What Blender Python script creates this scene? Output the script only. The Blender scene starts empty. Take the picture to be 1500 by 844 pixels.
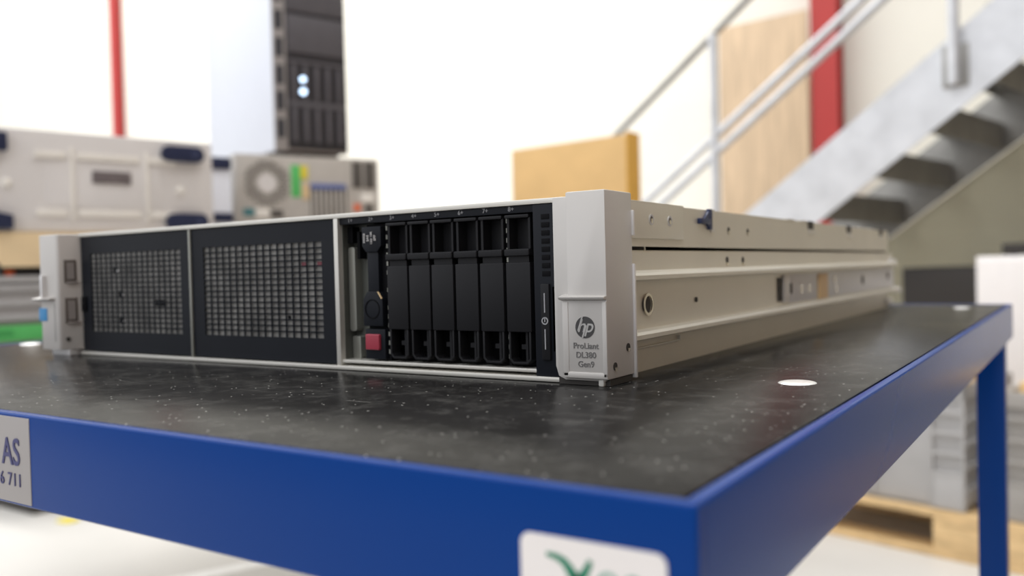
import bpy, bmesh, math, random
from mathutils import Matrix, Vector
random.seed(7)
sc = bpy.context.scene
COL = sc.collection
H = 0.853                      # height of the server's underside above the floor
R = math.radians

# ------------------------------------------------------------------ materials
def mat(name, color, rough=0.5, metal=0.0, vary=0.06, scale=30.0, bump=0.0, bscale=200.0, coat=0.0,
        spec=0.5, emit=None, estr=0.0, ior=1.5):
    m = bpy.data.materials.new(name); m.use_nodes = True
    nt = m.node_tree; b = nt.nodes['Principled BSDF']
    b.inputs['Roughness'].default_value = rough
    b.inputs['Metallic'].default_value = metal
    b.inputs['Coat Weight'].default_value = coat
    b.inputs['Coat Roughness'].default_value = 0.08
    b.inputs['Specular IOR Level'].default_value = spec
    b.inputs['IOR'].default_value = ior
    tc = nt.nodes.new('ShaderNodeTexCoord')
    nz = nt.nodes.new('ShaderNodeTexNoise'); nz.inputs['Scale'].default_value = scale
    nz.inputs['Detail'].default_value = 4
    nt.links.new(tc.outputs['Object'], nz.inputs['Vector'])
    rp = nt.nodes.new('ShaderNodeValToRGB')
    c = list(color)
    rp.color_ramp.elements[0].position = 0.3; rp.color_ramp.elements[1].position = 0.7
    rp.color_ramp.elements[0].color = [max(0, v * (1 - vary)) for v in c] + [1]
    rp.color_ramp.elements[1].color = [min(1, v * (1 + vary)) for v in c] + [1]
    nt.links.new(nz.outputs['Fac'], rp.inputs['Fac'])
    nt.links.new(rp.outputs['Color'], b.inputs['Base Color'])
    if bump:
        n2 = nt.nodes.new('ShaderNodeTexNoise'); n2.inputs['Scale'].default_value = bscale
        nt.links.new(tc.outputs['Object'], n2.inputs['Vector'])
        bp = nt.nodes.new('ShaderNodeBump'); bp.inputs['Strength'].default_value = bump
        bp.inputs['Distance'].default_value = 0.001
        nt.links.new(n2.outputs['Fac'], bp.inputs['Height'])
        nt.links.new(bp.outputs['Normal'], b.inputs['Normal'])
    if emit:
        b.inputs['Emission Color'].default_value = list(emit) + [1]
        b.inputs['Emission Strength'].default_value = estr
    return m

def table_top_mat():
    m = mat('black_phenolic', (0.014, 0.0135, 0.013), 0.36, vary=0.25, scale=14, bump=0.05, bscale=900, spec=0.18, ior=1.22)
    nt = m.node_tree; b = nt.nodes['Principled BSDF']
    tc = nt.nodes.new('ShaderNodeTexCoord')
    vo = nt.nodes.new('ShaderNodeTexVoronoi'); vo.inputs['Scale'].default_value = 300
    nt.links.new(tc.outputs['Object'], vo.inputs['Vector'])
    dots = nt.nodes.new('ShaderNodeMath'); dots.operation = 'LESS_THAN'; dots.inputs[1].default_value = 0.14
    nt.links.new(vo.outputs['Distance'], dots.inputs[0])
    # only a part of the cells carries a grain of dust
    sep = nt.nodes.new('ShaderNodeSeparateColor'); nt.links.new(vo.outputs['Color'], sep.inputs[0])
    pick = nt.nodes.new('ShaderNodeMath'); pick.operation = 'GREATER_THAN'; pick.inputs[1].default_value = 0.80
    nt.links.new(sep.outputs[0], pick.inputs[0])
    mul = nt.nodes.new('ShaderNodeMath'); mul.operation = 'MULTIPLY'
    nt.links.new(dots.outputs[0], mul.inputs[0]); nt.links.new(pick.outputs[0], mul.inputs[1])
    # scratches: stretched noise
    mp = nt.nodes.new('ShaderNodeMapping'); mp.inputs['Scale'].default_value = (30, 420, 1); mp.inputs['Rotation'].default_value = (0, 0, 0.5)
    nt.links.new(tc.outputs['Object'], mp.inputs['Vector'])
    nz = nt.nodes.new('ShaderNodeTexNoise'); nz.inputs['Scale'].default_value = 1.0; nz.inputs['Detail'].default_value = 3
    nt.links.new(mp.outputs[0], nz.inputs['Vector'])
    scr = nt.nodes.new('ShaderNodeMath'); scr.operation = 'GREATER_THAN'; scr.inputs[1].default_value = 0.74
    nt.links.new(nz.outputs['Fac'], scr.inputs[0])
    s2 = nt.nodes.new('ShaderNodeMath'); s2.operation = 'MULTIPLY'; s2.inputs[1].default_value = 0.35
    nt.links.new(scr.outputs[0], s2.inputs[0])
    mx = nt.nodes.new('ShaderNodeMath'); mx.operation = 'MAXIMUM'
    nt.links.new(mul.outputs[0], mx.inputs[0]); nt.links.new(s2.outputs[0], mx.inputs[1])
    mix = nt.nodes.new('ShaderNodeMix'); mix.data_type = 'RGBA'
    src = b.inputs['Base Color'].links[0].from_socket
    nt.links.new(mx.outputs[0], mix.inputs['Factor'])
    nt.links.new(src, mix.inputs['A']); mix.inputs['B'].default_value = (0.38, 0.37, 0.34, 1)
    nt.links.new(mix.outputs['Result'], b.inputs['Base Color'])
    # thin uneven film of dust
    n4 = nt.nodes.new('ShaderNodeTexNoise'); n4.inputs['Scale'].default_value = 70; n4.inputs['Detail'].default_value = 9; n4.inputs['Roughness'].default_value = 0.75
    nt.links.new(tc.outputs['Object'], n4.inputs['Vector'])
    mr4 = nt.nodes.new('ShaderNodeMapRange'); mr4.inputs[1].default_value = 0.48; mr4.inputs[2].default_value = 0.72; mr4.inputs[3].default_value = 0.0; mr4.inputs[4].default_value = 0.11
    nt.links.new(n4.outputs['Fac'], mr4.inputs[0])
    mx4 = nt.nodes.new('ShaderNodeMath'); mx4.operation = 'MAXIMUM'
    nt.links.new(mx.outputs[0], mx4.inputs[0]); nt.links.new(mr4.outputs[0], mx4.inputs[1])
    nt.links.new(mx4.outputs[0], mix.inputs['Factor'])
    # uneven sheen
    n3 = nt.nodes.new('ShaderNodeTexNoise'); n3.inputs['Scale'].default_value = 9
    nt.links.new(tc.outputs['Object'], n3.inputs['Vector'])
    mr = nt.nodes.new('ShaderNodeMapRange'); mr.inputs[3].default_value = 0.15; mr.inputs[4].default_value = 0.23
    nt.links.new(n3.outputs['Fac'], mr.inputs[0]); nt.links.new(mr.outputs[0], b.inputs['Roughness'])
    return m

def cladding_mat(name, color, pitch=0.25, axis='Z', vary=0.02):
    m = mat(name, color, 0.6, vary=vary, scale=3)
    nt = m.node_tree; b = nt.nodes['Principled BSDF']
    tc = nt.nodes.new('ShaderNodeTexCoord'); sp = nt.nodes.new('ShaderNodeSeparateXYZ')
    nt.links.new(tc.outputs['Object'], sp.inputs[0])
    d = nt.nodes.new('ShaderNodeMath'); d.operation = 'DIVIDE'; d.inputs[1].default_value = pitch
    nt.links.new(sp.outputs[axis], d.inputs[0])
    f = nt.nodes.new('ShaderNodeMath'); f.operation = 'FRACT'; nt.links.new(d.outputs[0], f.inputs[0])
    l = nt.nodes.new('ShaderNodeMath'); l.operation = 'GREATER_THAN'; l.inputs[1].default_value = 0.06
    nt.links.new(f.outputs[0], l.inputs[0])
    bp = nt.nodes.new('ShaderNodeBump'); bp.inputs['Strength'].default_value = 0.8; bp.inputs['Distance'].default_value = 0.01
    nt.links.new(l.outputs[0], bp.inputs['Height']); nt.links.new(bp.outputs[0], b.inputs['Normal'])
    return m

def wood_mat(name, color, sc3=(1.5, 12, 12)):
    m = mat(name, color, 0.65, vary=0.18, scale=4)
    nt = m.node_tree
    nz = [n for n in nt.nodes if n.type == 'TEX_NOISE'][0]
    mp = nt.nodes.new('ShaderNodeMapping'); mp.inputs['Scale'].default_value = sc3
    tc = [n for n in nt.nodes if n.type == 'TEX_COORD'][0]
    nt.links.new(tc.outputs['Object'], mp.inputs['Vector']); nt.links.new(mp.outputs[0], nz.inputs['Vector'])
    return m

M = dict(
    ear=mat('pale_bezel_paint', (0.60, 0.575, 0.54), 0.38, 0.25, vary=0.015),
    ear_dark=mat('bezel_inset', (0.37, 0.365, 0.345), 0.45, 0.2, vary=0.02),
    port=mat('port_recess', (0.10, 0.08, 0.065), 0.6),
    zinc=mat('zinc_steel', (0.75, 0.72, 0.625), 0.42, 0.55, vary=0.04, scale=12),
    zinc_light=mat('zinc_rail_end', (0.62, 0.62, 0.63), 0.40, 0.5, vary=0.04, scale=12),
    lip=mat('bright_steel_edge', (0.70, 0.68, 0.62), 0.35, 0.5, vary=0.03),
    edge_white=mat('bare_steel_edge', (0.80, 0.79, 0.78), 0.3, 0.4, vary=0.02),
    screw=mat('screw_steel', (0.75, 0.70, 0.60), 0.25, 0.9, vary=0.05),
    hole=mat('hole_dark', (0.03, 0.026, 0.022), 0.6),
    black=mat('black_plastic', (0.009, 0.0105, 0.0145), 0.42, spec=0.18, vary=0.08, bump=0.04, bscale=1500),
    black2=mat('black_blank', (0.013, 0.013, 0.0145), 0.40, spec=0.2, vary=0.06, bump=0.04, bscale=1500),
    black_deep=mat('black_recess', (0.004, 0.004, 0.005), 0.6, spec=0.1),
    grille_back=mat('grey_behind_grille', (0.20, 0.195, 0.18), 0.5, 0.0, vary=0.40, scale=60),
    inner_metal=mat('bay_sheet_metal', (0.30, 0.30, 0.265), 0.4, 0.5, vary=0.05),
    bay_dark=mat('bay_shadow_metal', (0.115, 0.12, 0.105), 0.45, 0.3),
    red_dim=mat('dark_red_mark', (0.16, 0.03, 0.04), 0.5),
    print_grey=mat('grey_print', (0.35, 0.35, 0.36), 0.6),
    print_white=mat('white_print', (0.62, 0.60, 0.58), 0.6),
    red=mat('red_release_button', (0.36, 0.035, 0.06), 0.4, vary=0.04),
    blue_latch=mat('dark_blue_latch', (0.010, 0.022, 0.085), 0.35),
    blue_tag=mat('blue_tag', (0.05, 0.30, 0.62), 0.45),
    logo=mat('logo_dark', (0.055, 0.053, 0.052), 0.45),
    logo_pale=mat('logo_letters', (0.45, 0.44, 0.42), 0.45),
    print_dark=mat('dark_print', (0.15, 0.145, 0.14), 0.5),
    top=table_top_mat(),
    ply=mat('plywood_edge', (0.42, 0.26, 0.12), 0.6, vary=0.1),
    blue=mat('blue_enamel', (0.0, 0.038, 0.21), 0.26, vary=0.03, scale=6, spec=0.14),
    disc=mat('bolt_zinc', (0.86, 0.85, 0.82), 0.33, 0.6, vary=0.1, scale=300, bump=0.2, bscale=700),
    label=mat('grey_label', (0.34, 0.32, 0.31), 0.55, vary=0.02),
    ink_blue=mat('dark_blue_ink', (0.035, 0.035, 0.13), 0.5),
    sticker=mat('white_sticker', (0.80, 0.76, 0.73), 0.45, vary=0.01),
    ink_green=mat('green_ink', (0.0, 0.19, 0.10), 0.5),
    ink_pale=mat('pale_green_ink', (0.24, 0.40, 0.33), 0.5),
    beige=mat('beige_case_steel', (0.72, 0.69, 0.665), 0.5, 0.1, vary=0.03, scale=8),
    beige_rib=mat('cream_rib', (0.82, 0.78, 0.71), 0.5, vary=0.03),
    foot=mat('dark_navy_foot', (0.010, 0.017, 0.055), 0.5),
    foot_line=mat('navy_foot_inlay', (0.035, 0.045, 0.10), 0.5),
    plate=mat('brown_grey_plate', (0.15, 0.125, 0.125), 0.5, vary=0.25, scale=90),
    pc=mat('grey_pc_steel', (0.53, 0.50, 0.455), 0.45, 0.2, vary=0.04),
    pc_hole=mat('vent_dark', (0.09, 0.08, 0.07), 0.6),
    green=mat('green_label', (0.10, 0.50, 0.13), 0.55, vary=0.04),
    green_dark=mat('dark_green_print', (0.05, 0.33, 0.08), 0.55),
    yellow=mat('yellow_label', (0.75, 0.62, 0.05), 0.55),
    tan_label=mat('tan_label', (0.72, 0.52, 0.28), 0.55),
    blue_slot=mat('blue_slot_brackets', (0.12, 0.16, 0.36), 0.5),
    orange=mat('orange_plastic', (0.75, 0.13, 0.03), 0.5),
    teal=mat('teal_port', (0.05, 0.20, 0.22), 0.5),
    tower_white=mat('white_side_panel', (0.80, 0.83, 0.90), 0.35, vary=0.01),
    tower_black=mat('tower_front_black', (0.022, 0.021, 0.025), 0.42),
    tower_bar=mat('tower_bars_grey', (0.10, 0.095, 0.105), 0.45),
    tower_strip=mat('tower_bezel_taupe', (0.27, 0.24, 0.22), 0.45),
    led=mat('blue_white_light', (0.6, 0.75, 1.0), 0.4, emit=(0.55, 0.75, 1.0), estr=2.2),
    carton=mat('cardboard', (0.76, 0.50, 0.22), 0.8, vary=0.05, scale=12),
    carton_side=mat('golden_cardboard', (0.72, 0.40, 0.07), 0.8, vary=0.05, scale=12),
    carton_pale=mat('pale_cardboard', (0.78, 0.60, 0.36), 0.8, vary=0.05, scale=12),
    crate=mat('grey_crate_plastic', (0.42, 0.41, 0.40), 0.5, vary=0.04, scale=10),
    crate_dark=mat('dark_grey_crate_plastic', (0.33, 0.31, 0.285), 0.5, vary=0.04, scale=10),
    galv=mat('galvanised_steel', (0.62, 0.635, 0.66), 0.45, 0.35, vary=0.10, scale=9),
    galv_dark=mat('weathered_galvanised_steel', (0.30, 0.295, 0.28), 0.5, 0.3, vary=0.10, scale=9),  # darker galvanised copy: shade on treads and far stringer put into the colour
    col_red=mat('red_oxide_paint', (0.43, 0.035, 0.03), 0.45, vary=0.04, scale=5),
    panel_tan=wood_mat('plywood_sheet', (0.58, 0.43, 0.28), (12, 12, 0.8)),
    pallet=wood_mat('pallet_pine', (0.66, 0.46, 0.23)),
    wall=cladding_mat('cream_wall_cladding', (0.86, 0.83, 0.735), 0.5),
    wall_side=mat('brown_grey_wall', (0.22, 0.15, 0.105), 0.7, vary=0.1, scale=1),
    clad_stair=cladding_mat('cream_panel_cladding', (0.62, 0.59, 0.44), 0.09),  # wall's cream darkened: shade under the stairs put into the colour
    floor=mat('pale_floor_paint', (0.58, 0.56, 0.52), 0.5, vary=0.04, scale=2),
    tape=mat('white_floor_tape', (0.92, 0.91, 0.88), 0.5),
    cab_white=mat('white_cabinet_paint', (0.80, 0.77, 0.75), 0.5, vary=0.02),
    cab_black=mat('black_cabinet_paint', (0.022, 0.018, 0.015), 0.5),
    bench_grey=mat('bench_grey_laminate', (0.42, 0.41, 0.40), 0.5),
    rubber=mat('black_rubber', (0.02, 0.02, 0.02), 0.7),
    clear=mat('frosted_clear_plastic', (0.55, 0.54, 0.50), 0.2),
)

# ------------------------------------------------------------------ mesh builder
class MB:
    def __init__(self, mx=None):
        self.bm = bmesh.new(); self.mx = mx or Matrix.Identity(4)
    def _merge(self, b, mx=None):
        b.transform(self.mx @ mx if mx else self.mx)
        me = bpy.data.meshes.new('tmp'); b.to_mesh(me); b.free()
        self.bm.from_mesh(me); bpy.data.meshes.remove(me)
    def box(self, x0, x1, y0, y1, z0, z1, bev=0.0, seg=2, mx=None):
        b = bmesh.new(); bmesh.ops.create_cube(b, size=1)
        bmesh.ops.scale(b, vec=(x1 - x0, y1 - y0, z1 - z0), verts=b.verts)
        bmesh.ops.translate(b, vec=((x0 + x1) / 2, (y0 + y1) / 2, (z0 + z1) / 2), verts=b.verts)
        if bev: bmesh.ops.bevel(b, geom=b.edges[:], offset=bev, segments=seg, affect='EDGES', profile=0.6)
        self._merge(b, mx); return self
    def prism(self, poly, a0, a1, axes='xz', bev=0.0, mx=None):
        """closed polygon in the plane named by axes, swept along the third axis from a0 to a1"""
        b = bmesh.new()
        def P(u, v, w):
            d = {axes[0]: u, axes[1]: v}; k = ({'x', 'y', 'z'} - set(axes)).pop(); d[k] = w
            return (d['x'], d['y'], d['z'])
        v0 = [b.verts.new(P(u, v, a0)) for u, v in poly]; v1 = [b.verts.new(P(u, v, a1)) for u, v in poly]
        n = len(poly)
        b.faces.new(v0); b.faces.new(v1[::-1])
        for i in range(n): b.faces.new((v0[i], v1[i], v1[(i + 1) % n], v0[(i + 1) % n]))
        bmesh.ops.recalc_face_normals(b, faces=b.faces[:])
        if bev: bmesh.ops.bevel(b, geom=b.edges[:], offset=bev, segments=2, affect='EDGES', profile=0.6)
        self._merge(b, mx); return self
    def cyl(self, c, r, h, axis='z', n=24, r2=None, mx=None):
        b = bmesh.new()
        bmesh.ops.create_cone(b, cap_ends=True, segments=n, radius1=r, radius2=r if r2 is None else r2, depth=h)
        rot = {'z': Matrix.Identity(4), 'x': Matrix.Rotation(R(90), 4, 'Y'), 'y': Matrix.Rotation(R(-90), 4, 'X')}[axis]
        b.transform(Matrix.Translation(c) @ rot)
        self._merge(b, mx); return self
    def dome(self, c, r, h, n=28, mx=None):
        b = bmesh.new(); rings = []
        for k in range(5):
            a = k / 5 * math.pi / 2
            rings.append([b.verts.new((r * math.cos(a) * math.cos(t * 2 * math.pi / n), r * math.cos(a) * math.sin(t * 2 * math.pi / n), h * math.sin(a))) for t in range(n)])
        tip = b.verts.new((0, 0, h))
        for k in range(4):
            for t in range(n): b.faces.new((rings[k][t], rings[k][(t + 1) % n], rings[k + 1][(t + 1) % n], rings[k + 1][t]))
        for t in range(n): b.faces.new((rings[4][t], rings[4][(t + 1) % n], tip))
        b.faces.new(rings[0][::-1])
        b.transform(Matrix.Translation(c)); self._merge(b, mx); return self
    def ring(self, c, r0, r1, h, axis='x', n=28, mx=None):
        b = bmesh.new(); vs = []
        for (rr, zz) in ((r0, 0), (r1, 0), (r1, h), (r0, h)):
            vs.append([b.verts.new((rr * math.cos(t * 2 * math.pi / n), rr * math.sin(t * 2 * math.pi / n), zz)) for t in range(n)])
        for k in range(4):
            for t in range(n): b.faces.new((vs[k][t], vs[k][(t + 1) % n], vs[(k + 1) % 4][(t + 1) % n], vs[(k + 1) % 4][t]))
        rot = {'z': Matrix.Identity(4), 'x': Matrix.Rotation(R(90), 4, 'Y'), 'y': Matrix.Rotation(R(90), 4, 'X')}[axis]
        b.transform(Matrix.Translation(c) @ rot); self._merge(b, mx); return self
    def tube(self, pts, r, n=14, mx=None):
        for a, c in zip(pts[:-1], pts[1:]):
            a, c = Vector(a), Vector(c); d = c - a; b = bmesh.new()
            bmesh.ops.create_cone(b, cap_ends=True, segments=n, radius1=r, radius2=r, depth=d.length)
            b.transform(Matrix.Translation((a + c) / 2) @ d.to_track_quat('Z', 'Y').to_matrix().to_4x4())
            self._merge(b, mx)
        for p in pts[1:-1]:
            b = bmesh.new(); bmesh.ops.create_uvsphere(b, u_segments=n, v_segments=8, radius=r)
            b.transform(Matrix.Translation(p)); self._merge(b, mx)
        return self
    def text(self, s, size, mx, depth=0.0002, shear=0.0, bold=0.0, align='CENTER', spacing=1.0):
        cu = bpy.data.curves.new('txt', 'FONT'); cu.body = s; cu.size = size; cu.extrude = depth
        cu.shear = shear; cu.offset = bold; cu.align_x = align; cu.align_y = 'CENTER'; cu.space_character = spacing
        cu.resolution_u = 4
        ob = bpy.data.objects.new('txt', cu); COL.objects.link(ob)
        dg = bpy.context.evaluated_depsgraph_get(); me = bpy.data.meshes.new_from_object(ob.evaluated_get(dg))
        b = bmesh.new(); b.from_mesh(me)
        bpy.data.objects.remove(ob); bpy.data.curves.remove(cu); bpy.data.meshes.remove(me)
        self._merge(b, mx); return self

def wloc(o):
    v = Vector((0, 0, 0))
    while o is not None: v += Vector(o.location); o = o.parent
    return v
def obj(name, mb, m, parent=None, loc=None, recalc=True, sharp=35):
    """one mesh object; builder coordinates are world coordinates"""
    if recalc: bmesh.ops.recalc_face_normals(mb.bm, faces=mb.bm.faces[:])
    off = wloc(parent) if parent is not None else Vector(loc or (0, 0, 0))
    bmesh.ops.translate(mb.bm, vec=-off, verts=mb.bm.verts)
    me = bpy.data.meshes.new(name); mb.bm.to_mesh(me); mb.bm.free()
    for p in me.polygons: p.use_smooth = True
    me.set_sharp_from_angle(angle=R(sharp))
    me.materials.append(m if not isinstance(m, str) else M[m])
    o = bpy.data.objects.new(name, me); COL.objects.link(o)
    if parent is not None: o.parent = parent
    else: o.location = off
    return o
def tag(o, label=None, cat=None, group=None, kind=None):
    for k, v in (('label', label), ('category', cat), ('group', group), ('kind', kind)):
        if v: o[k] = v
    return o
def thing(name, label, cat, loc, group=None):
    o = bpy.data.objects.new(name, None); COL.objects.link(o); o.location = loc; o.empty_display_size = 0.05
    return tag(o, label, cat, group)
def S(): return MB(Matrix.Translation((0, 0, H)))         # builder in server coordinates

# text planes: facing -y (front) at depth y
def front_text(x, y, z): return Matrix.Translation((x, y, z)) @ Matrix.Rotation(R(90), 4, 'X')

# ================================================================== SETTING
tag(obj('floor', MB().box(-16, 3.35, -4, 5.65, -0.1, 0), 'floor'), kind='structure')
tag(obj('wall_back', MB().box(-16, 3.35, 5.5, 5.65, 0, 7), 'wall'), kind='structure')
tag(obj('wall_right', MB().box(3.2, 3.35, -4, 5.5, 0, 7), 'wall_side'), kind='structure')  # unseen wall, added to dim and warm the light from the right
tag(obj('floor_line', MB().prism([(-2.30, 0.76), (-2.24, 0.745), (-1.80, 1.80), (-1.86, 1.815)], 0.0, 0.0015, 'xy'), 'tape'), kind='structure')

# red steel columns against the wall
def steel_column(x0, x1, y0, label, h=6.9, dp=.16):
    t = thing('steel_column', label, 'column', ((x0 + x1) / 2, y0 + 0.07, 0), 'red steel columns along the back wall')
    w = x1 - x0; b = MB(); f = 0.016
    b.prism([(x0, y0), (x1, y0), (x1, y0 + f), ((x0 + x1) / 2 + .006, y0 + f), ((x0 + x1) / 2 + .006, y0 + dp - f), (x1, y0 + dp - f), (x1, y0 + dp),
             (x0, y0 + dp), (x0, y0 + dp - f), ((x0 + x1) / 2 - .006, y0 + dp - f), ((x0 + x1) / 2 - .006, y0 + f), (x0, y0 + f)], 0.02, h, 'xy')
    obj('shaft', b, 'col_red', t)
    obj('base_plate', MB().box(x0 - .05, x1 + .05, y0 - .05, y0 + dp + .005, 0, 0.02), 'col_red', t)
    return t
steel_column(-1.262, -1.10, 5.3, 'red steel column beside the tan sheet behind the staircase')
steel_column(-9.00, -8.87, 5.42, 'thin red steel column on the white wall above the beige case', dp=.07)

# tan plywood sheets leaning at the wall
t = thing('plywood_sheet', 'tall tan plywood sheet against the wall left of the red column', 'panel', (-1.56, 5.35, 0))
b = MB(); b.prism([(-1.855, 0), (-1.275, 0), (-1.275, 2.50), (-1.855, 2.475)], 5.28, 5.30, 'xz', bev=0.002); obj('sheet', b, 'panel_tan', t)
b = MB(); b.box(-1.80, -1.74, 5.30, 5.34, 0, 2.3); b.box(-1.40, -1.34, 5.30, 5.34, 0, 2.3); obj('batten', b, 'pallet', t)

# ================================================================== STAIRCASE (own axes: s up the flight, t across)
STM = Matrix.Translation((-0.584, 3.6, 0)) @ Matrix(((0.98, 0.2, 0, 0), (-0.2, 0.98, 0, 0), (0, 0, 1, 0), (0, 0, 0, 1)))
st = thing('staircase', 'galvanised steel staircase rising to the upper right', 'staircase', (-0.584, 3.6, 0))
def stringer(t0):
    b = MB(STM)
    web = [(-2.238, 0), (-1.786, 0), (2.0, 2.65), (2.0, 2.967)]
    b.prism(web, t0, t0 + .008, 'xz')
    return b
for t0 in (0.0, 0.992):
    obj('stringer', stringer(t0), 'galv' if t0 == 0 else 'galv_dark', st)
for k in range(-7, 8):
    s, z = 0.0 + .24 * k, 1.262 + .17 * k
    b = MB(STM)
    b.prism([(s - .260, z + .130), (s, z + .130), (s, z), (s - .004, z), (s - .004, z + .126), (s - .256, z + .126), (s - .256, z + .090), (s - .260, z + .090)], .008, .992, 'xz')
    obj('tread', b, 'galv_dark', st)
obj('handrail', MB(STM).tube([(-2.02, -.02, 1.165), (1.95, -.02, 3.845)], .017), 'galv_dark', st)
obj('knee_rail', MB(STM).tube([(-1.60, -.02, .95), (1.95, -.02, 3.366)], .019), 'galv', st)
obj('knee_rail', MB(STM).tube([(-1.60, -.02, .865), (1.95, -.02, 3.281)], .019), 'galv', st)
for s in (-1.60, -.748, .35, 1.45):
    zt = 2.53 + .675 * s; zb = 1.567 + .70 * s - .21
    b = MB(STM); b.tube([(s, -.024, max(zb, .02)), (s, -.024, zt)], .022); p = obj('post', b, 'galv', st)
    b = MB(STM); b.box(s - .05, s + .05, -.006, .0, max(zb - .01, .02), max(zb + .16, .2), bev=.002); obj('bracket', b, 'galv_dark', p)
lo = MB(STM); lo.box(2.0, 3.3, 0, 1.0, 2.80, 2.96); lo.box(3.2, 3.28, 0.0, 0.08, 0, 2.80); lo.box(3.2, 3.28, .92, 1.0, 0, 2.80)
obj('landing', lo, 'galv_dark', st)
# clad panel below the far stringer
b = MB(STM); b.prism([(-1.75, 0), (2.2, 0), (2.2, 2.75), (1.95, 2.612), (-1.75, .02)], 1.006, 1.05, 'xz')
tag(obj('cladding_panel', b, 'clad_stair', loc=(-.3, 4.55, 0)), 'cream clad panel closing the space under the far side of the staircase', 'panel')

# ================================================================== TROLLEY TABLE
TX0, TX1, TY0, TY1, TT = -0.617, 0.1247, -0.2176, 0.787, 0.85
tr = thing('trolley_table', 'blue steel trolley table with a black top under the silver server', 'table', ((TX0 + TX1) / 2, .28, 0))
b = MB(); b.box(TX0 + .006, TX1 - .006, TY0 + .006, TY1 - .006, TT - .012, TT, bev=.0012); tp = obj('table_top', b, 'top', tr)
b = MB(); b.box(TX0 + .0052, TX1 - .0052, TY0 + .0052, TY1 - .0052, TT - .0115, TT - .0016); obj('plywood_edge', b, 'ply', tp)
sk = .0395
def side_rail(x0, x1, y0, y1): return MB().box(x0, x1, y0, y1, TT - sk, TT + .0003, bev=.0016, seg=3)
obj('front_rail', side_rail(TX0, TX1, TY0, TY0 + .005), 'blue', tr)
obj('back_rail', side_rail(TX0, TX1, TY1 - .005, TY1), 'blue', tr)
obj('side_rail', side_rail(TX1 - .005, TX1, TY0 + .0045, TY1 - .0045), 'blue', tr)
obj('side_rail', side_rail(TX0, TX0 + .005, TY0 + .0045, TY1 - .0045), 'blue', tr)
for lx in (TX0 + .006, TX1 - .036):
    for ly in (TY0 + .006, TY1 - .040):
        lg = obj('leg', MB().box(lx, lx + .03, ly, ly + .03, .015, TT - .013, bev=.002), 'blue', tr)
        obj('rubber_foot', MB().cyl((lx + .015, ly + .015, .0075), .017, .015), 'rubber', lg)
for dx, dy in ((.0868, .0043), (.080, .700), (-.597, .0073)):
    b = MB(); b.dome((dx, dy, TT), .0088, .0011); bo = obj('bolt_head', b, 'disc', tr)
# grey label at the left end of the front rail
b = MB(); b.box(-.285, -.1712, TY0 - .0004, TY0 + .001, TT - .0382, TT - .0012, bev=.0004)
lb = obj('grey_label', b, 'label', tr); lb['label'] = 'grey printed label on the front rail'
b = MB()
b.text('AS', .0165, front_text(-.1785, TY0 - .0006, TT - .0168) @ Matrix.Scale(.80, 4, (1, 0, 0)), align='RIGHT', bold=.00015)
b.text('6 711', .0080, front_text(-.1775, TY0 - .0006, TT - .0285) @ Matrix.Scale(.92, 4, (1, 0, 0)), align='RIGHT', spacing=1.1)
obj('lettering', b, 'ink_blue', lb)
# white sticker near the corner
def rrect(x0, x1, z0, z1, r, n=6):
    o = []
    for cx, cz, a in ((x1 - r, z1 - r, 0), (x0 + r, z1 - r, 90), (x0 + r, z0 + r, 180), (x1 - r, z0 + r, 270)):
        for k in range(n + 1):
            t = R(a + 90 * k / n); o.append((cx + r * math.cos(t), cz + r * math.sin(t)))
    return o
b = MB(); b.prism(rrect(.0750, .1168, TT - .0390, TT - .0128, .003), TY0 - .0005, TY0 + .001, 'xz')
stk = obj('white_sticker', b, 'sticker', tr); stk['label'] = 'white rounded sticker with a green emblem'
b = MB()
def stroke(pts, w0, w1):
    n = len(pts); L = []; Rr = []
    for i, (x, z) in enumerate(pts):
        a = pts[max(i - 1, 0)]; c = pts[min(i + 1, n - 1)]; d = Vector((c[0] - a[0], c[1] - a[1])).normalized()
        w = (w0 + (w1 - w0) * i / (n - 1)) * .7; x += .0016; z -= .0010
        L.append((x - d.y * w, z + d.x * w)); Rr.append((x + d.y * w, z - d.x * w))
    b.prism(L + Rr[::-1], TY0 - .0007, TY0 - .0004, 'xz')
zt = TT - .0165
stroke([(.0815, zt - .0001), (.0845, zt - .0004), (.0868, zt - .0014), (.0884, zt - .0032), (.0903, zt - .0058)], .0008, .0022)
stroke([(.0944, zt), (.0936, zt - .0020), (.0922, zt - .0041), (.0903, zt - .0058)], .0010, .0020)
stroke([(.0903, zt - .0050), (.0905, zt - .0100), (.0890, zt - .0155)], .0026, .0014)
stroke([(.0905, zt - .0090), (.0930, zt - .0120), (.0940, zt - .0160)], .0020, .0014)
obj('green_emblem', b, 'ink_green', stk)
b = MB()
b.ring((.1010, TY0 - .0003, TT - .0226), .0020, .0031, .0003, 'y'); b.ring((.1080, TY0 - .0003, TT - .0224), .0020, .0031, .0003, 'y')
obj('pale_mark', b, 'ink_pale', stk)

# ================================================================== RACK SERVER
sv = thing('rack_server', 'silver and black rack server lying on the black table top', 'server', (-.2165, .33, TT))
YF = -.038                                    # plane of the front panels
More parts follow.
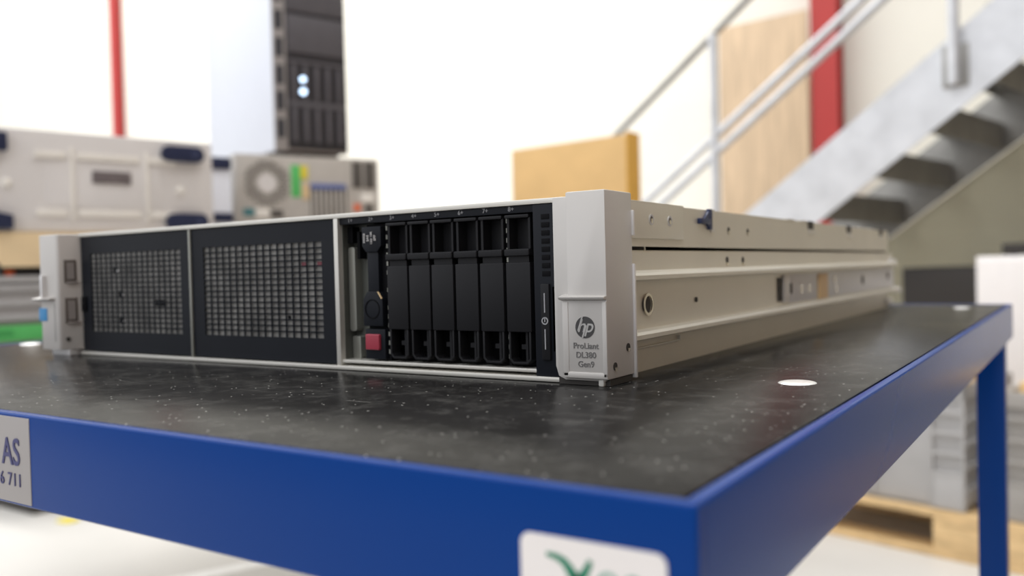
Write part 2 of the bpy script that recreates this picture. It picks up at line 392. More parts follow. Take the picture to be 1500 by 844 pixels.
# --- chassis shell: floor, side walls, rear, plus bulkhead behind the front
b = S()
b.box(-.433, 0, YF + .001, .705, -.003, -.0012)
b.box(-.433, -.4318, -.03, .705, -.0012, .0873)
b.box(-.0012, 0, -.016, .705, -.0012, .0622)
b.box(-.433, 0, .7035, .705, -.0012, .0873)
b.box(-.43, -.002, .03, .032, -.001, .0868)
obj('chassis', b, 'zinc', sv)
b = S()
b.box(-.433, .0012, YF + .002, .705, .0866, .0878)
b.box(.0, .0016, -.016, .7035, .0642, .0868)
tc_ = obj('top_cover', b, 'zinc', sv)
for y, z in ((.1552, .0758), (.1942, .0757)):
    b = S(); b.cyl((.0014, y, z), .0024, .0006, 'x'); h = obj('screw', b, 'hole', tc_)
    b = S(); b.prism([(y - .0021, z - .0002), (y + .0021, z - .0002), (y + .0013, z - .0022), (y - .0013, z - .0022)], .0012, .0021, 'yz'); obj('screw_rim', b, 'screw', h)
for y in (.3603, .5034, .6637):
    b = S(); b.box(.0010, .0020, y - .009, y + .009, .0815, .0885); n_ = obj('notch', b, 'hole', tc_)
    b = S(); b.box(.0010, .0026, y - .007, y + .011, .0775, .0812, bev=.0004); obj('tab', b, 'lip', n_)
for y in (.29, .33, .56, .60):
    b = S(); b.box(-.004, .0022, y, y + .02, .0872, .0884, bev=.0003); obj('cover_tab', b, 'lip', tc_)
# bracket plate behind the right ear
b = S(); b.box(.0012, .0030, -.012, .0752, .0685, .0880, bev=.0005); b.box(-.012, .003, -.012, .0752, .0874, .0884, bev=.0003)
bp = obj('bracket_plate', b, 'zinc', sv)
for y, z in ((.0292, .0788), (.0543, .0788)):
    b = S(); b.ring((.0028, y, z), .0020, .0030, .0005, 'x'); r_ = obj('screw', b, 'zinc_light', bp)
    b = S(); b.cyl((.0029, y, z + .0004), .0019, .0005, 'x'); obj('screw_socket', b, 'pc_hole', r_)
    b = S(); b.cyl((.0030, y + .0004, z - .0006), .0013, .0007, 'x'); obj('screw_head', b, 'screw', r_)
# blue release latch
b = S(); b.box(.0012, .0034, .1160, .1215, .0755, .0885, bev=.0006); b.box(.0012, .0040, .1000, .1175, .0788, .0822, bev=.0006)
b.prism([(.1085, .0822), (.1175, .0880), (.1175, .0775), (.1150, .0775)], .0012, .0032, 'yz')
obj('release_latch', b, 'blue_latch', sv)
b = S(); b.box(.0012, .0026, .1220, .1275, .0838, .0885, bev=.0004); b.box(.0012, .0026, .1215, .1275, .0740, .0765, bev=.0004); obj('latch_stop', b, 'lip', sv)
# --- slide rail along the right side
b = S()
b.prism([(0, .0612), (.0030, .0612), (.0030, .0515), (.0088, .0500), (.0098, .0488), (.0098, .0466), (.0092, .0462), (.0036, .0462), (.0036, .0204),
         (.0092, .0196), (.0104, .0182), (.0104, .0160), (.0098, .0156), (.0024, .0156), (.0024, .0148), (0, .0148)], -.014, .722, 'xz')
sr = obj('slide_rail', b, 'zinc', sv)
b = S(); b.box(.0036, .0044, .282, .722, .0215, .0440, bev=.0002)
rp = obj('rail_end_plate', b, 'zinc_light', sr)
b = S(); b.box(.0040, .0046, .2545, .2640, .0240, .0420); obj('slot', b, 'hole', sr)
b = S(); b.box(.0040, .0060, .2660, .2800, .0225, .0440, bev=.0005); obj('catch', b, 'ear', sr)
b = S(); b.box(.0040, .0050, .2830, .2900, .0290, .0370); obj('slot', b, 'hole', sr)
b = S(); b.box(.0040, .0064, .370, .398, .0215, .0430, bev=.0005); obj('catch', b, 'tan_label', sr)
for y, z in ((.318, .0315), (.342, .0315), (.430, .0370), (.436, .0280)):
    b = S(); b.ring((.0043, y, z), .0018, .0036, .0008, 'x'); obj('rivet', b, 'screw', sr)
for y, z, r in ((.5502, .0335, .0048), (.6866, .0350, .0048)):
    b = S(); b.cyl((.0044, y, z), r, .0006, 'x'); obj('rail_hole', b, 'hole', sr)
for y, z in ((.1472, .0553), (.1784, .0551)):
    b = S(); b.cyl((.0030, y, z + .001), .0022, .0006, 'x'); h = obj('rail_hole', b, 'hole', sr)
    b = S(); b.prism([(y - .002, z - .0008), (y + .002, z - .0008), (y + .001, z - .0026), (y - .001, z - .0026)], .0028, .0037, 'yz'); obj('hole_rim', b, 'screw', h)
b = S(); b.cyl((.0040, .0185, .0331), .0048, .0008, 'x'); h = obj('rail_hole', b, 'hole', sr)
b = S(); b.ring((.0040, .0200, .0331), .0046, .0060, .0008, 'x'); obj('hole_rim', b, 'screw', h)
b = S(); b.cyl((.0040, .0896, .0327), .0015, .0008, 'x'); obj('rail_hole', b, 'hole', sr)
b = S(); b.box(.0, .0018, -.010, .0700, .0094, .0104, bev=.0003); b.box(.0, .0018, .0685, .0700, .0094, .0128, bev=.0003); obj('guide_stop', b, 'lip', sv)
b = S(); b.box(-.002, .006, .700, .735, .046, .0545, bev=.001); b.box(-.002, .010, .716, .735, .014, .0205, bev=.001); obj('rail_tip', b, 'edge_white', sr)
b = S(); b.box(-.012, .003, .690, .722, .0000, .0085, bev=.001); obj('rear_foot', b, 'lip', sv)

# --- front frame: lips and dividers
b = S(); b.box(-.4345, -.0125, YF - .0015, YF + .02, .0860, .0886, bev=.0006); obj('top_lip', b, 'lip', sv)
b = S(); b.box(-.4345, -.0165, YF - .0020, YF + .02, -.0026, -.0002, bev=.0006); obj('bottom_lip', b, 'lip', sv)
b = S(); b.box(-.1655, -.0300, YF - .0004, YF + .010, .0014, .0032, bev=.0004); obj('bay_lip', b, 'lip', sv)
b = S(); b.box(-.3042, -.3020, YF - .0012, YF + .02, -.0002, .0860, bev=.0004); obj('divider', b, 'inner_metal', sv)
b = S(); b.box(-.1684, -.1650, YF - .0014, YF + .03, -.0002, .0860, bev=.0005); obj('divider', b, 'lip', sv)

# --- two grille panels
def grille(x0, x1, gx0, gx1, gz0, gz1, nx, nz):
    b = S(); z0, z1 = .0006, .0856; y0, y1 = YF, YF + .0006
    b.box(x0, gx0, y0, y1, z0, z1); b.box(gx1, x1, y0, y1, z0, z1)
    b.box(gx0, gx1, y0, y1, z0, gz0); b.box(gx0, gx1, y0, y1, gz1, z1)
    px, pz = (gx1 - gx0) / nx, (gz1 - gz0) / nz; wx, wz = px * .17, pz * .23
    for i in range(1, nx): b.box(gx0 + i * px - wx / 2, gx0 + i * px + wx / 2, y0 + .0001, y1, gz0, gz1)
    for i in range(1, nz): b.box(gx0, gx1, y0 + .0001, y1, gz0 + i * pz - wz / 2, gz0 + i * pz + wz / 2)
    p = obj('grille_panel', b, 'black', sv)
    b = S(); b.box(gx0 - .004, gx1 + .004, YF + .0014, YF + .0022, gz0 - .004, gz1 + .004)
    obj('backing_plate', b, 'grille_back', p)
    return p
g1 = grille(-.4335, -.3042, -.4215, -.3145, .0152, .0730, 17, 16)
g2 = grille(-.3020, -.1684, -.2900, -.1800, .0152, .0732, 17, 16)
for x, z in ((-.3905, .0605), (-.3850, .0430), (-.3850, .0235)):
    b = S(); b.box(x - .003, x + .001, YF + .0007, YF + .0015, z - .0022, z + .0022); r_ = obj('clip', b, 'black_deep', g1)
    b = S(); b.box(x + .001, x + .0024, YF + .0007, YF + .0015, z - .0016, z + .0002); obj('clip_tip', b, 'edge_white', r_)
b = S(); b.box(-.3445, -.3345, YF + .0002, YF + .0015, .0345, .0385); obj('clip', b, 'black_deep', g1)
b = S(); b.box(-.2110, -.2092, YF + .0007, YF + .0015, .0265, .0285); obj('clip', b, 'black_deep', g2)
for x, z in ((-.1965, .0590), (-.1830, .0590)):
    b = S(); b.box(x - .0016, x + .0022, YF + .0010, YF + .0016, z, z + .0022); obj('red_mark', b, 'red_dim', g2)
b = S(); b.box(-.4335, -.4275, YF - .0012, YF + .001, .030, .041, bev=.0005); obj('latch_tab', b, 'black_deep', g1)

# --- drive cage: back, number strip, open bay 1
b = S(); b.box(-.165, -.030, YF + .016, YF + .018, .002, .086); obj('cage_back', b, 'black_deep', sv)
b = S(); b.box(-.1650, -.0306, YF + .0004, YF + .016, .0822, .0862, bev=.0004); ns = obj('number_strip', b, 'black', sv)
b = S()
for k in range(8):
    b.text('%d+' % (k + 1), .0034, front_text(-.1563 + .0160 * k, YF + .0003, .0843), depth=.0001)
obj('bay_numbers', b, 'print_grey', ns)
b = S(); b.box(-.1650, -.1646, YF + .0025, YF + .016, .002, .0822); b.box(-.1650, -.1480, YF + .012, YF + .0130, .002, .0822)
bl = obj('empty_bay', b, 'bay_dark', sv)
b = S(); b.prism(rrect(-.1640, -.1588, .0195, .0690, .0018), YF + .0060, YF + .0125, 'xz', bev=.0004); b.prism(rrect(-.1642, -.1578, .003, .0165, .0012), YF + .008, YF + .0125, 'xz', bev=.0003)
obj('guide_rib', b, 'inner_metal', bl)
b = S(); b.box(-.1640, -.160, YF + .006, YF + .0125, .0715, .081); b.box(-.1565, -.1545, YF + .006, YF + .0125, .062, .078); obj('bay_shadow_block', b, 'black_deep', bl)  # black blocks put in for the shade inside the bay
bl.children[-1].name = 'connector_block'

# --- drive caddy in bay 2
cd = S()
cd.box(-.1470, -.1318, YF + .004, YF + .015, .0040, .0815, bev=.0005)
cd = obj('drive_caddy', cd, 'black_deep', sv)
b = S()
b.prism([(-.1468, .0800), (-.1325, .0800), (-.1325, .0690), (-.1355, .0655), (-.1440, .0655), (-.1468, .0690)], YF - .0004, YF + .006, 'xz', bev=.0004)
b.prism([(-.1440, .0660), (-.1358, .0660), (-.1358, .0420), (-.1440, .0420)], YF + .0008, YF + .006, 'xz', bev=.0003)
b.prism([(-.1440, .0430), (-.1358, .0430), (-.1325, .0385), (-.1325, .0232), (-.1472, .0232), (-.1472, .0385)], YF - .0004, YF + .006, 'xz', bev=.0005)
lv = obj('lever', b, 'black', cd)
b = S(); b.ring((-.1402, YF - .0002, .0330), .0050, .0056, .0005, 'y'); obj('round_mark', b, 'black_deep', lv)
b = S(); b.prism([(-.1360, .0428), (-.1352, .0428), (-.1326, .0392), (-.1330, .0386)], YF - .0008, YF, 'xz'); obj('bright_edge', b, 'tan_label', lv)
b = S()
for i, (tx, s) in enumerate((('300GB', .0020), ('SAS', .0024), ('12G 10K', .0020), ('SFF', .0024))):
    b.text(tx, s, front_text(-.1448 + .0027 * i, YF - .0007, .0735) @ Matrix.Rotation(R(90), 4, 'Z'), depth=.0001, bold=.00002)
obj('drive_label', b, 'print_white', lv)
b = S(); b.box(-.1470, -.1320, YF + .0006, YF + .006, .0042, .0215, bev=.0006); obj('caddy_foot', b, 'black', cd)
b = S(); b.box(-.1458, -.1352, YF - .0012, YF + .003, .0096, .0186, bev=.0009, seg=3); obj('release_button', b, 'red', cd)
# perforated steel strips between bays
for x in (-.1312, -.0492):
    b = S(); b.box(x, x + .0016, YF + .0030, YF + .012, .004, .080); sp = obj('perforated_strip', b, 'black_deep', sv)
    b = S(); zz = .0075
    while zz < .078:
        if not (x < -.1 and .030 < zz < .055 and int(zz * 1e4) % 3 == 0): b.box(x + .0002, x + .0013, YF + .0024, YF + .0032, zz, zz + .0024)
        zz += .0050
    obj('strip_teeth', b, 'inner_metal', sp)

# --- six drive blanks
def blank(x0):
    w = .0147; x1 = x0 + w
    b = S()
    b.box(x0, x1, YF, YF + .012, .0216, .0572, bev=.0006)
    b.box(x0 + .0012, x1 - .0012, YF + .0012, YF + .010, .0565, .0612)
    b.box(x0 - .0004, x1 + .0001, YF - .0010, YF + .010, .0603, .0640, bev=.0009, seg=3)
    p = obj('drive_blank', b, 'black2', sv)
    b = S(); b.box(x0 - .0002, x1 - .0003, YF - .0002, YF + .012, .0797, .0815, bev=.0006); b.box(x0 + .0006, x0 + .0020, YF + .001, YF + .012, .0640, .0800)
    b.box(x1 - .0012, x1, YF + .001, YF + .012, .0640, .0800); b.box(x0, x1, YF + .009, YF + .011, .0640, .0800)
    obj('upper_pocket', b, 'black2', p)
    b = S()
    U0 = [(x0 + .0004, .0216), (x0 + .0004, .0075), (x0 + .0026, .0050), (x1 - .0030, .0050), (x1 - .0008, .0075), (x1 - .0008, .0216),
          (x1 - .0020, .0216), (x1 - .0020, .0080), (x1 - .0036, .0062), (x0 + .0032, .0062), (x0 + .0016, .0080), (x0 + .0016, .0216)]
    b.prism(U0, YF + .0006, YF + .008, 'xz', bev=.0002)
    b.box(x0 + .0092, x0 + .0106, YF + .003, YF + .009, .0062, .0216); b.box(x0 + .006, x0 + .012, YF + .004, YF + .009, .0125, .0150)
    obj('lower_pocket', b, 'black2', p)
    return p
for k in range(7):
    x = (-.1288, -.1128, -.0969, -.0806, -.0645, -.0481)[k] if k < 6 else None
    if x is not None: blank(x)

# --- power panel at the right end
b = S(); b.box(-.0306, -.0125, YF - .0010, YF + .010, -.0005, .0858, bev=.0006); pp = obj('power_panel', b, 'black', sv)
b = S()
for k in range(8):
    z = .0795 - .00405 * k; b.box(-.0256, -.0209, YF - .0013, YF - .0006, z - .0013, z + .0013, bev=.0002)
obj('vent_slots', b, 'black_deep', pp)
b = S(); b.box(-.0262, -.0212, YF - .0026, YF, .0080, .0462, bev=.0008); pb = obj('power_strip', b, 'black2', pp)
b = S(); b.box(-.0205, -.0170, YF - .0010, YF + .002, .0120, .0450, bev=.0005); obj('side_groove', b, 'black_deep', pp)
b = S(); yy = YF - .0029
b.box(-.0240, -.0234, yy, yy + .0006, .0318, .0415); b.box(-.0240, -.0234, yy, yy + .0006, .0135, .0236)
b.ring((-.0237, yy + .0006, .0277), .0013, .0019, .0006, 'y'); b.box(-.0240, -.0234, yy, yy + .0006, .0272, .0292)
obj('power_symbol', b, 'print_grey', pb)

# --- right ear (rack latch)
b = S(); ye = -.045
b.prism([(-.0165, .0060), (-.0150, .0010), (-.0110, -.0006), (.0110, -.0006), (.0110, .0882), (-.0165, .0882)], ye + .0016, -.0165, 'xz', bev=.0008)
b.prism([(-.0112, .0020), (-.0090, .0004), (.0130, .0004), (.0130, .0902), (-.0082, .0902), (-.0082, .0402), (-.0112, .0402)], ye, -.016, 'xz', bev=.0009)
er = obj('rack_ear', b, 'ear', sv)
b = S(); b.prism([(ye - .0028, .0398), (ye + .003, .0412), (ye + .003, .0375), (ye - .0022, .0384)], -.0122, .0128, 'yz', bev=.0007); obj('latch_ledge', b, 'ear', er)
b = S(); b.box(-.0112, -.0078, ye - .0004, ye + .002, .0012, .0375, bev=.0007); b.box(.0104, .0128, ye - .0004, ye + .002, .0012, .0375, bev=.0007)
b.box(-.0112, .0128, ye - .0004, ye + .002, .0008, .0038, bev=.0007); obj('inset_frame', b, 'ear', er)
b = S(); b.box(-.0076, .0102, ye + .0001, ye + .002, .0040, .0345, bev=.0003); lp = obj('badge_plate', b, 'ear_dark', er)
b = S(); b.cyl((.0012, ye + .0001, .0252), .0052, .0006, 'y', n=40); lg = obj('logo_disc', b, 'logo', lp)
b = S()
ft = front_text(.0012, ye - .0003, .0252)
b.text('hp', .0088, ft @ Matrix.Translation((0, .00045, 0)), depth=.0001, shear=.32, bold=.00008, spacing=.92)
def slant(x, z0, z1, w):
    k = .36
    b.prism([(x + k * z0 - w, .0252 + z0), (x + k * z0 + w, .0252 + z0), (x + k * z1 + w, .0252 + z1), (x + k * z1 - w, .0252 + z1)], ye - .0005, ye - .0003, 'xz')
slant(-.00185, -.0016, .0050, .00042); slant(.00165, -.0050, .0010, .00042)
obj('logo_letters', b, 'logo_pale', lg)
b = S()
b.text('ProLiant', .0040, front_text(.0014, ye - .0001, .0163), depth=.0002, bold=.00004)
b.text('DL380', .0040, front_text(.0014, ye - .0001, .0119), depth=.0002, bold=.00004)
b.text('Gen9', .0040, front_text(.0014, ye - .0001, .0075), depth=.0002, bold=.00004)
obj('badge_lettering', b, 'print_dark', lp)
for y, z in ((-.0378, .0062), (-.0234, .0142)):
    b = S(); b.cyl((.0130, y, z), .0020, .0006, 'x'); h = obj('ear_hole', b, 'hole', er)
    b = S(); b.prism([(y - .001, z - .0004), (y + .0022, z - .0006), (y + .0012, z - .0021), (y - .0004, z - .0022)], .0129, .0136, 'yz'); obj('hole_rim', b, 'screw', h)
b = S(); b.box(.0105, .0142, -.0168, -.0150, -.0015, .0550, bev=.0005); b.box(.0105, .0142, -.0168, -.0150, .0690, .0815, bev=.0005); obj('ear_flange', b, 'edge_white', er)
b = S(); b.box(.0070, .0100, ye + .001, ye + .004, -.0030, .0006, bev=.0009); obj('bottom_clip', b, 'clear', er)
b = S(); b.box(-.0155, .0125, ye + .003, -.018, -.0028, .0002); obj('ear_underside', b, 'hole', er)

# --- left ear
b = S(); yl = -.053
b.prism([(-.4656, yl + .0015), (-.4640, yl), (-.4415, yl), (-.4400, yl + .0015), (-.4345, -.038), (-.4345, -.016), (-.4656, -.016)], .0016, .0882, 'xy', bev=.0010)
el = obj('rack_ear', b, 'ear', sv)
b = S(); b.prism([(yl - .0050, .0402), (yl + .003, .0418), (yl + .003, .0378), (yl - .0044, .0390)], -.4700, -.4455, 'yz', bev=.0007); obj('latch_ledge', b, 'ear', el)
b = S(); b.box(-.4602, -.4570, yl - .003, yl + .002, .0405, .0580, bev=.0009); obj('latch_rib', b, 'edge_white', el)
b = S(); b.box(-.4670, -.4560, yl - .0004, yl + .002, .0232, .0330, bev=.0003)
b2 = obj('blue_tag', b, 'blue_tag', el)
b = S(); b.box(-.4462, -.4448, yl - .0003, yl + .002, .0080, .0370, bev=.0004); obj('crease', b, 'ear_dark', el)
fl = Matrix.Translation((-.4402, yl + .0015, H)) @ Matrix(((.3898, .9209, 0, 0), (.9209, -.3898, 0, 0), (0, 0, 1, 0), (0, 0, 0, 1)))
for z0, z1 in ((.0515, .0690), (.0212, .0405)):
    b = MB(fl); b.box(.0030, .0115, -.001, .0005, z0, z1, bev=.0002); p = obj('port', b, 'port', el)
    b = MB(fl); b.box(.0045, .0125, .0001, .0018, z0 - .0004, z0 + .0014, bev=.0004); b.box(.0050, .0100, .0003, .0012, z0 + .003, z1 - .002); obj('port_tongue', b, 'tower_strip', p)
b = MB(fl); b.cyl((.0045, .0004, .0095), .0016, .0008, 'y'); obj('ear_hole', b, 'hole', el)
b = S(); b.box(-.4620, -.4380, yl + .006, -.018, -.0030, .0018, bev=.0006); obj('ear_flange', b, 'edge_white', el)

# ================================================================== BENCH WITH THE LEFT-HAND STACK
def bench(name, label, x0, x1, y0, y1, z, group=None):
    t = thing(name, label, 'workbench', ((x0 + x1) / 2, (y0 + y1) / 2, 0), group)
    obj('bench_top', MB().box(x0, x1, y0, y1, z - .03, z, bev=.003), 'bench_grey', t)
    b = MB(); b.box(x0 + .05, x1 - .05, y0 + .05, y0 + .08, z - .09, z - .03); b.box(x0 + .05, x1 - .05, y1 - .08, y1 - .05, z - .09, z - .03)
    obj('apron', b, 'bench_grey', t)
    for lx in (x0 + .02, x1 - .06):
        for ly in (y0 + .02, y1 - .06): obj('leg', MB().box(lx, lx + .04, ly, ly + .04, 0, z - .03, bev=.003), 'bench_grey', t)
    return t
BZ = .77
bench('workbench', 'grey workbench carrying the stacked cases behind the blue table', -2.45, -1.42, .22, 1.93, BZ, 'grey workbenches behind the blue table')
bench('workbench', 'grey workbench under the cardboard box behind the server', -1.62, -.90, 1.98, 2.45, BZ, 'grey workbenches behind the blue table')

# frame of the stack: u along the visible face, n outward, origin at its near end
SM = Matrix.Translation((-1.614, .470, 0)) @ Matrix(((.2385, .9711, 0, 0), (.9711, -.2385, 0, 0), (0, 0, 1, 0), (0, 0, 0, 1)))
# (u, n, z): x axis -> u, y axis -> n
def stack_box(b, u0, u1, n0, n1, z0, z1, bev=.002): return b.box(u0, u1, n0, n1, z0, z1, bev=bev, mx=None)
ORG = (-1.614, .470)
t = thing('storage_crate', 'grey ribbed plastic crate under the cardboard, behind the left end of the server', 'crate', (ORG[0], ORG[1], BZ))
b = MB(SM); b.box(-.10, .44, -.34, -.012, BZ, .915, bev=.004)
for z in (.795, .828, .858, .888): b.box(-.105, .445, -.345, -.002, z, z + .012, bev=.003)
b.box(-.11, .45, -.35, .0, .905, .918, bev=.003)
obj('crate_body', b, 'crate', t)
b = MB(SM); b.box(-.11, .17, -.004, .0005, .7865, .8185, bev=.0004); gl = obj('green_label', b, 'green', t); gl['label'] = 'bright green label strip low on the crate'
b = MB(SM); b.box(.005, .035, .0004, .0010, .797, .809); obj('label_print', b, 'green_dark', gl)
b = MB(SM); b.box(.02, .42, -.33, -.03, .919, .998, bev=.003); dk = thing('desktop_case', 'flat black case with an orange tab between crate and cardboard flap', 'computer', (ORG[0], ORG[1], .918))
obj('case_body', b, 'cab_black', dk)
b = MB(SM); b.box(.030, .046, -.031, -.024, .918, .930, bev=.001); obj('orange_tab', b, 'orange', dk)
cb = thing('cardboard_sheet', 'folded pale cardboard sheet hanging from under the beige case', 'cardboard', (ORG[0], ORG[1], 1.0))
b = MB(SM); b.box(-.10, .47, -.40, .004, .9985, 1.006); obj('flat_sheet', b, 'carton_pale', cb)
b = MB(SM); b.prism([(-.030, 1.006), (.47, 1.006), (.47, .936), (.018, .936)], .0, .005, 'xz'); obj('hanging_flap', b, 'carton_pale', cb)

# beige case lying on its side, underside with four feet towards the camera
bc = thing('tower_computer', 'beige tower computer lying on its side showing four dark feet', 'computer', (ORG[0], ORG[1], 1.006))
b = MB(SM); b.box(-.03, .462, -.46, -.003, 1.007, 1.2165, bev=.004); obj('case_body', b, 'beige', bc)
b = MB(SM)
b.prism(rrect(.105, .345, 1.060, 1.170, .01), -.004, -.0015, 'xz', bev=.0008)
obj('raised_panel', b, 'beige', bc)
b = MB(SM)
for u0, u1 in ((.085, .145), (.165, .295), (.315, .375)):
    for z in (1.040, 1.160): b.box(u0, u1, -.004, .003, z, z + .014, bev=.002)
for u in (.152, .306): b.box(u, u + .007, -.004, .003, 1.03, 1.185, bev=.002)
obj('pressed_ribs', b, 'beige_rib', bc)
b = MB(SM); b.box(.195, .275, -.003, .0022, 1.112, 1.138, bev=.0008); obj('name_plate', b, 'plate', bc)
for u in (.033, .385):
    b = MB(SM); b.cyl((u, .001, 1.105), .010, .008, 'y', r2=.006); obj('screw_boss', b, 'beige_rib', bc)
def pill(u0, u1, z0, z1): return MB(SM).prism(rrect(u0, u1, z0, z1, (z1 - z0) * .46), -.003, .012, 'xz', bev=.002)
for (u0, u1, z0, z1, sq) in ((-.06, .034, 1.168, 1.205, 1), (-.06, .040, 1.012, 1.052, 1), (.342, .438, 1.168, 1.204, 0), (.348, .444, 1.014, 1.052, 0)):
    if sq:
        f = MB(SM).prism([(u0 + .04, z0), (u1, z0), (u1, z1 - (.012 if z0 < 1.1 else 0)), (u0 + .04, z1)], -.003, .014, 'xz', bev=.002)
    else: f = pill(u0, u1, z0, z1)
    fo = obj('foot', f, 'foot', bc)
    if not sq:
        b = MB(SM); b.cyl((u1 - .022, .0125, (z0 + z1) / 2), .008, .002, 'y'); obj('foot_pad', b, 'foot_line', fo)

# small white case between the beige case and the grey PC
WM = Matrix.Translation((-1.735, 1.070, 0)) @ Matrix(((.32, .947, 0, 0), (.947, -.32, 0, 0), (0, 0, 1, 0), (0, 0, 0, 1)))
t = thing('small_case', 'small bluish white case with dark end caps beside the grey computer', 'computer', (-1.735, 1.070, BZ))
b = MB(WM); b.box(.0, .074, -.30, 0, BZ + .02, 1.205, bev=.005); obj('case_body', b, 'tower_white', t)
b = MB(WM); b.prism(rrect(.004, .072, 1.190, 1.222, .008), -.30, .006, 'xz', bev=.002); obj('end_cap', b, 'foot', t)
b = MB(WM); b.box(.002, .074, -.29, .006, 1.050, 1.075, bev=.003); obj('end_cap', b, 'foot', t)
b = MB(WM); b.box(.004, .070, -.28, -.01, BZ, BZ + .02); obj('base', b, 'foot', t)

# grey PC lying on its side, rear panel towards the camera
PM = Matrix.Translation((-1.785, 1.211, 0)) @ Matrix(((.434, .901, 0, 0), (.901, -.434, 0, 0), (0, 0, 1, 0), (0, 0, 0, 1)))
# carton it stands on
t = thing('carton', 'cardboard carton supporting the grey computer on the workbench', 'box', (-1.9, 1.5, BZ))
b = MB(PM); b.box(.02, .40, -.50, -.02, BZ, 1.046, bev=.003); obj('carton_body', b, 'carton_pale', t)
b = MB(PM); b.box(.18, .24, -.501, -.0185, 1.0, 1.0475, bev=.0005); obj('packing_tape', b, 'tan_label', t)
pc = thing('desktop_computer', 'grey desktop computer lying flat, rear fan grille and card slots showing', 'computer', (-1.785, 1.211, 1.048))
b = MB(PM); b.box(0, .428, -.52, 0, 1.048, 1.249, bev=.003); obj('case_body', b, 'pc', pc)
# fan grille: holes in rows inside a circle
fu, fz = .088, 1.168
b = MB(PM); b.cyl((fu, .0006, fz), .068, .002, 'y', n=40); fg = obj('fan_guard', b, 'pc', pc)
b = MB(PM)
for i in range(-6, 7):
    for j in range(-6, 7):
        u, z = i * .0098 + (.0049 if j % 2 else 0), j * .0098
        d = math.hypot(u, z)
        if .030 < d < .064: b.cyl((fu + u, .0012, fz + z), .0039, .002, 'y', n=10)
obj('fan_holes', b, 'pc_hole', fg)
b = MB(PM); b.cyl((fu, .0020, fz), .026, .002, 'y', n=30); obj('fan_hub', b, 'beige', fg)
b = MB(PM); b.box(.158, .186, -.001, .0014, 1.13, 1.222, bev=.0003); obj('green_label', b, 'green', pc)
b = MB(PM); b.box(.187, .208, -.001, .0014, 1.182, 1.222, bev=.0003); obj('yellow_label', b, 'yellow', pc)
b = MB(PM); b.box(.190, .210, -.001, .0014, 1.124, 1.170, bev=.0003); obj('tan_label', b, 'tan_label', pc)
b = MB(PM); b.box(.214, .325, -.001, .0012, 1.068, 1.168); cs = obj('card_slots', b, 'pc_hole', pc)
b = MB(PM)
for i in range(7): b.box(.219 + .0152 * i, .2265 + .0152 * i, .001, .003, 1.070, 1.158, bev=.0005)
obj('slot_covers', b, 'pc', cs)
b = MB(PM); b.box(.214, .322, .0, .006, 1.155, 1.170, bev=.001); obj('slot_bracket', b, 'blue_slot', cs)
b = MB(PM)
b.box(.343, .375, -.001, .002, 1.160, 1.240, bev=.0005); b.box(.382, .416, -.001, .002, 1.160, 1.240, bev=.0005)
obj('drive_vent', b, 'pc_hole', pc)
b = MB(PM); b.box(.370, .410, -.001, .004, 1.118, 1.145, bev=.001); obj('power_supply_plate', b, 'beige_rib', pc)
b = MB(PM); b.box(.346, .366, -.001, .005, 1.092, 1.112, bev=.001); obj('orange_socket', b, 'orange', pc)
b = MB(PM); b.box(.382, .406, -.001, .003, 1.086, 1.112, bev=.001); obj('power_socket', b, 'pc_hole', pc)
b = MB(PM); b.box(.020, .050, -.001, .004, 1.075, 1.095, bev=.001); obj('teal_port', b, 'teal', pc)
b = MB(PM); b.box(.055, .092, -.001, .004, 1.070, 1.096, bev=.001); obj('port_block', b, 'beige_rib', pc)
b = MB(PM); b.box(.098, .132, -.001, .003, 1.070, 1.092, bev=.001); obj('port_block', b, 'pc_hole', pc)

# tall tower on top: black front, white side
TM = Matrix.Translation((-1.763, 1.345, 0)) @ Matrix(((.319, .948, 0, 0), (.948, -.319, 0, 0), (0, 0, 1, 0), (0, 0, 0, 1)))
tw = thing('tower_server', 'tall tower server with black front and white side atop the grey computer', 'server', (-1.763, 1.345, 1.249))
b = MB(TM); b.box(.012, .208, -.52, -.02, 1.249, 1.272, bev=.004); obj('base', b, 'tower_black', tw)
b = MB(TM); b.box(.0, .224, -.56, -.012, 1.270, 1.78, bev=.004); obj('case_body', b, 'tower_white', tw)
b = MB(TM); b.prism([(.030, .012), (.222, .012), (.226, .004), (.226, -.014), (.0, -.014), (.0, -.004)], 1.268, 1.785, 'xy', bev=.0015)
fr = obj('front_bezel', b, 'tower_strip', tw)
b = MB(TM); b.box(.031, .222, .010, .0150, 1.275, 1.78, bev=.001); ff = obj('front_door', b, 'tower_black', fr)
b = MB(TM)
for i in range(5): b.box(.045 + .036 * i, .060 + .036 * i, .0148, .0185, 1.295, 1.395, bev=.001); b.box(.045 + .036 * i, .060 + .036 * i, .0148, .0185, 1.420, 1.52, bev=.001)
b.box(.034, .218, .0148, .0175, 1.398, 1.415, bev=.001); b.box(.034, .218, .0148, .0175, 1.525, 1.535, bev=.001)
obj('drive_bars', b, 'tower_bar', ff)
b = MB(TM); b.box(.034, .218, .0148, .0175, 1.555, 1.665, bev=.002); b.box(.034, .218, .0148, .0175, 1.675, 1.775, bev=.002); obj('upper_panel', b, 'tower_bar', ff)
b = MB(TM)
for z in (1.305, 1.385, 1.46, 1.54, 1.62, 1.70):
    b.prism([(.006, -.0022), (.024, .0072), (.024, .0090), (.004, -.0008)], z, z + .055, 'xy')
obj('bezel_slots', b, 'tower_black', fr)
for z, r in ((1.442, .0085), (1.478, .0075)):
    b = MB(TM); b.cyl((.079, .020, z), r, .004, 'y'); lt = obj('indicator_light', b, 'led', ff)  # bright reflections built as small glowing discs

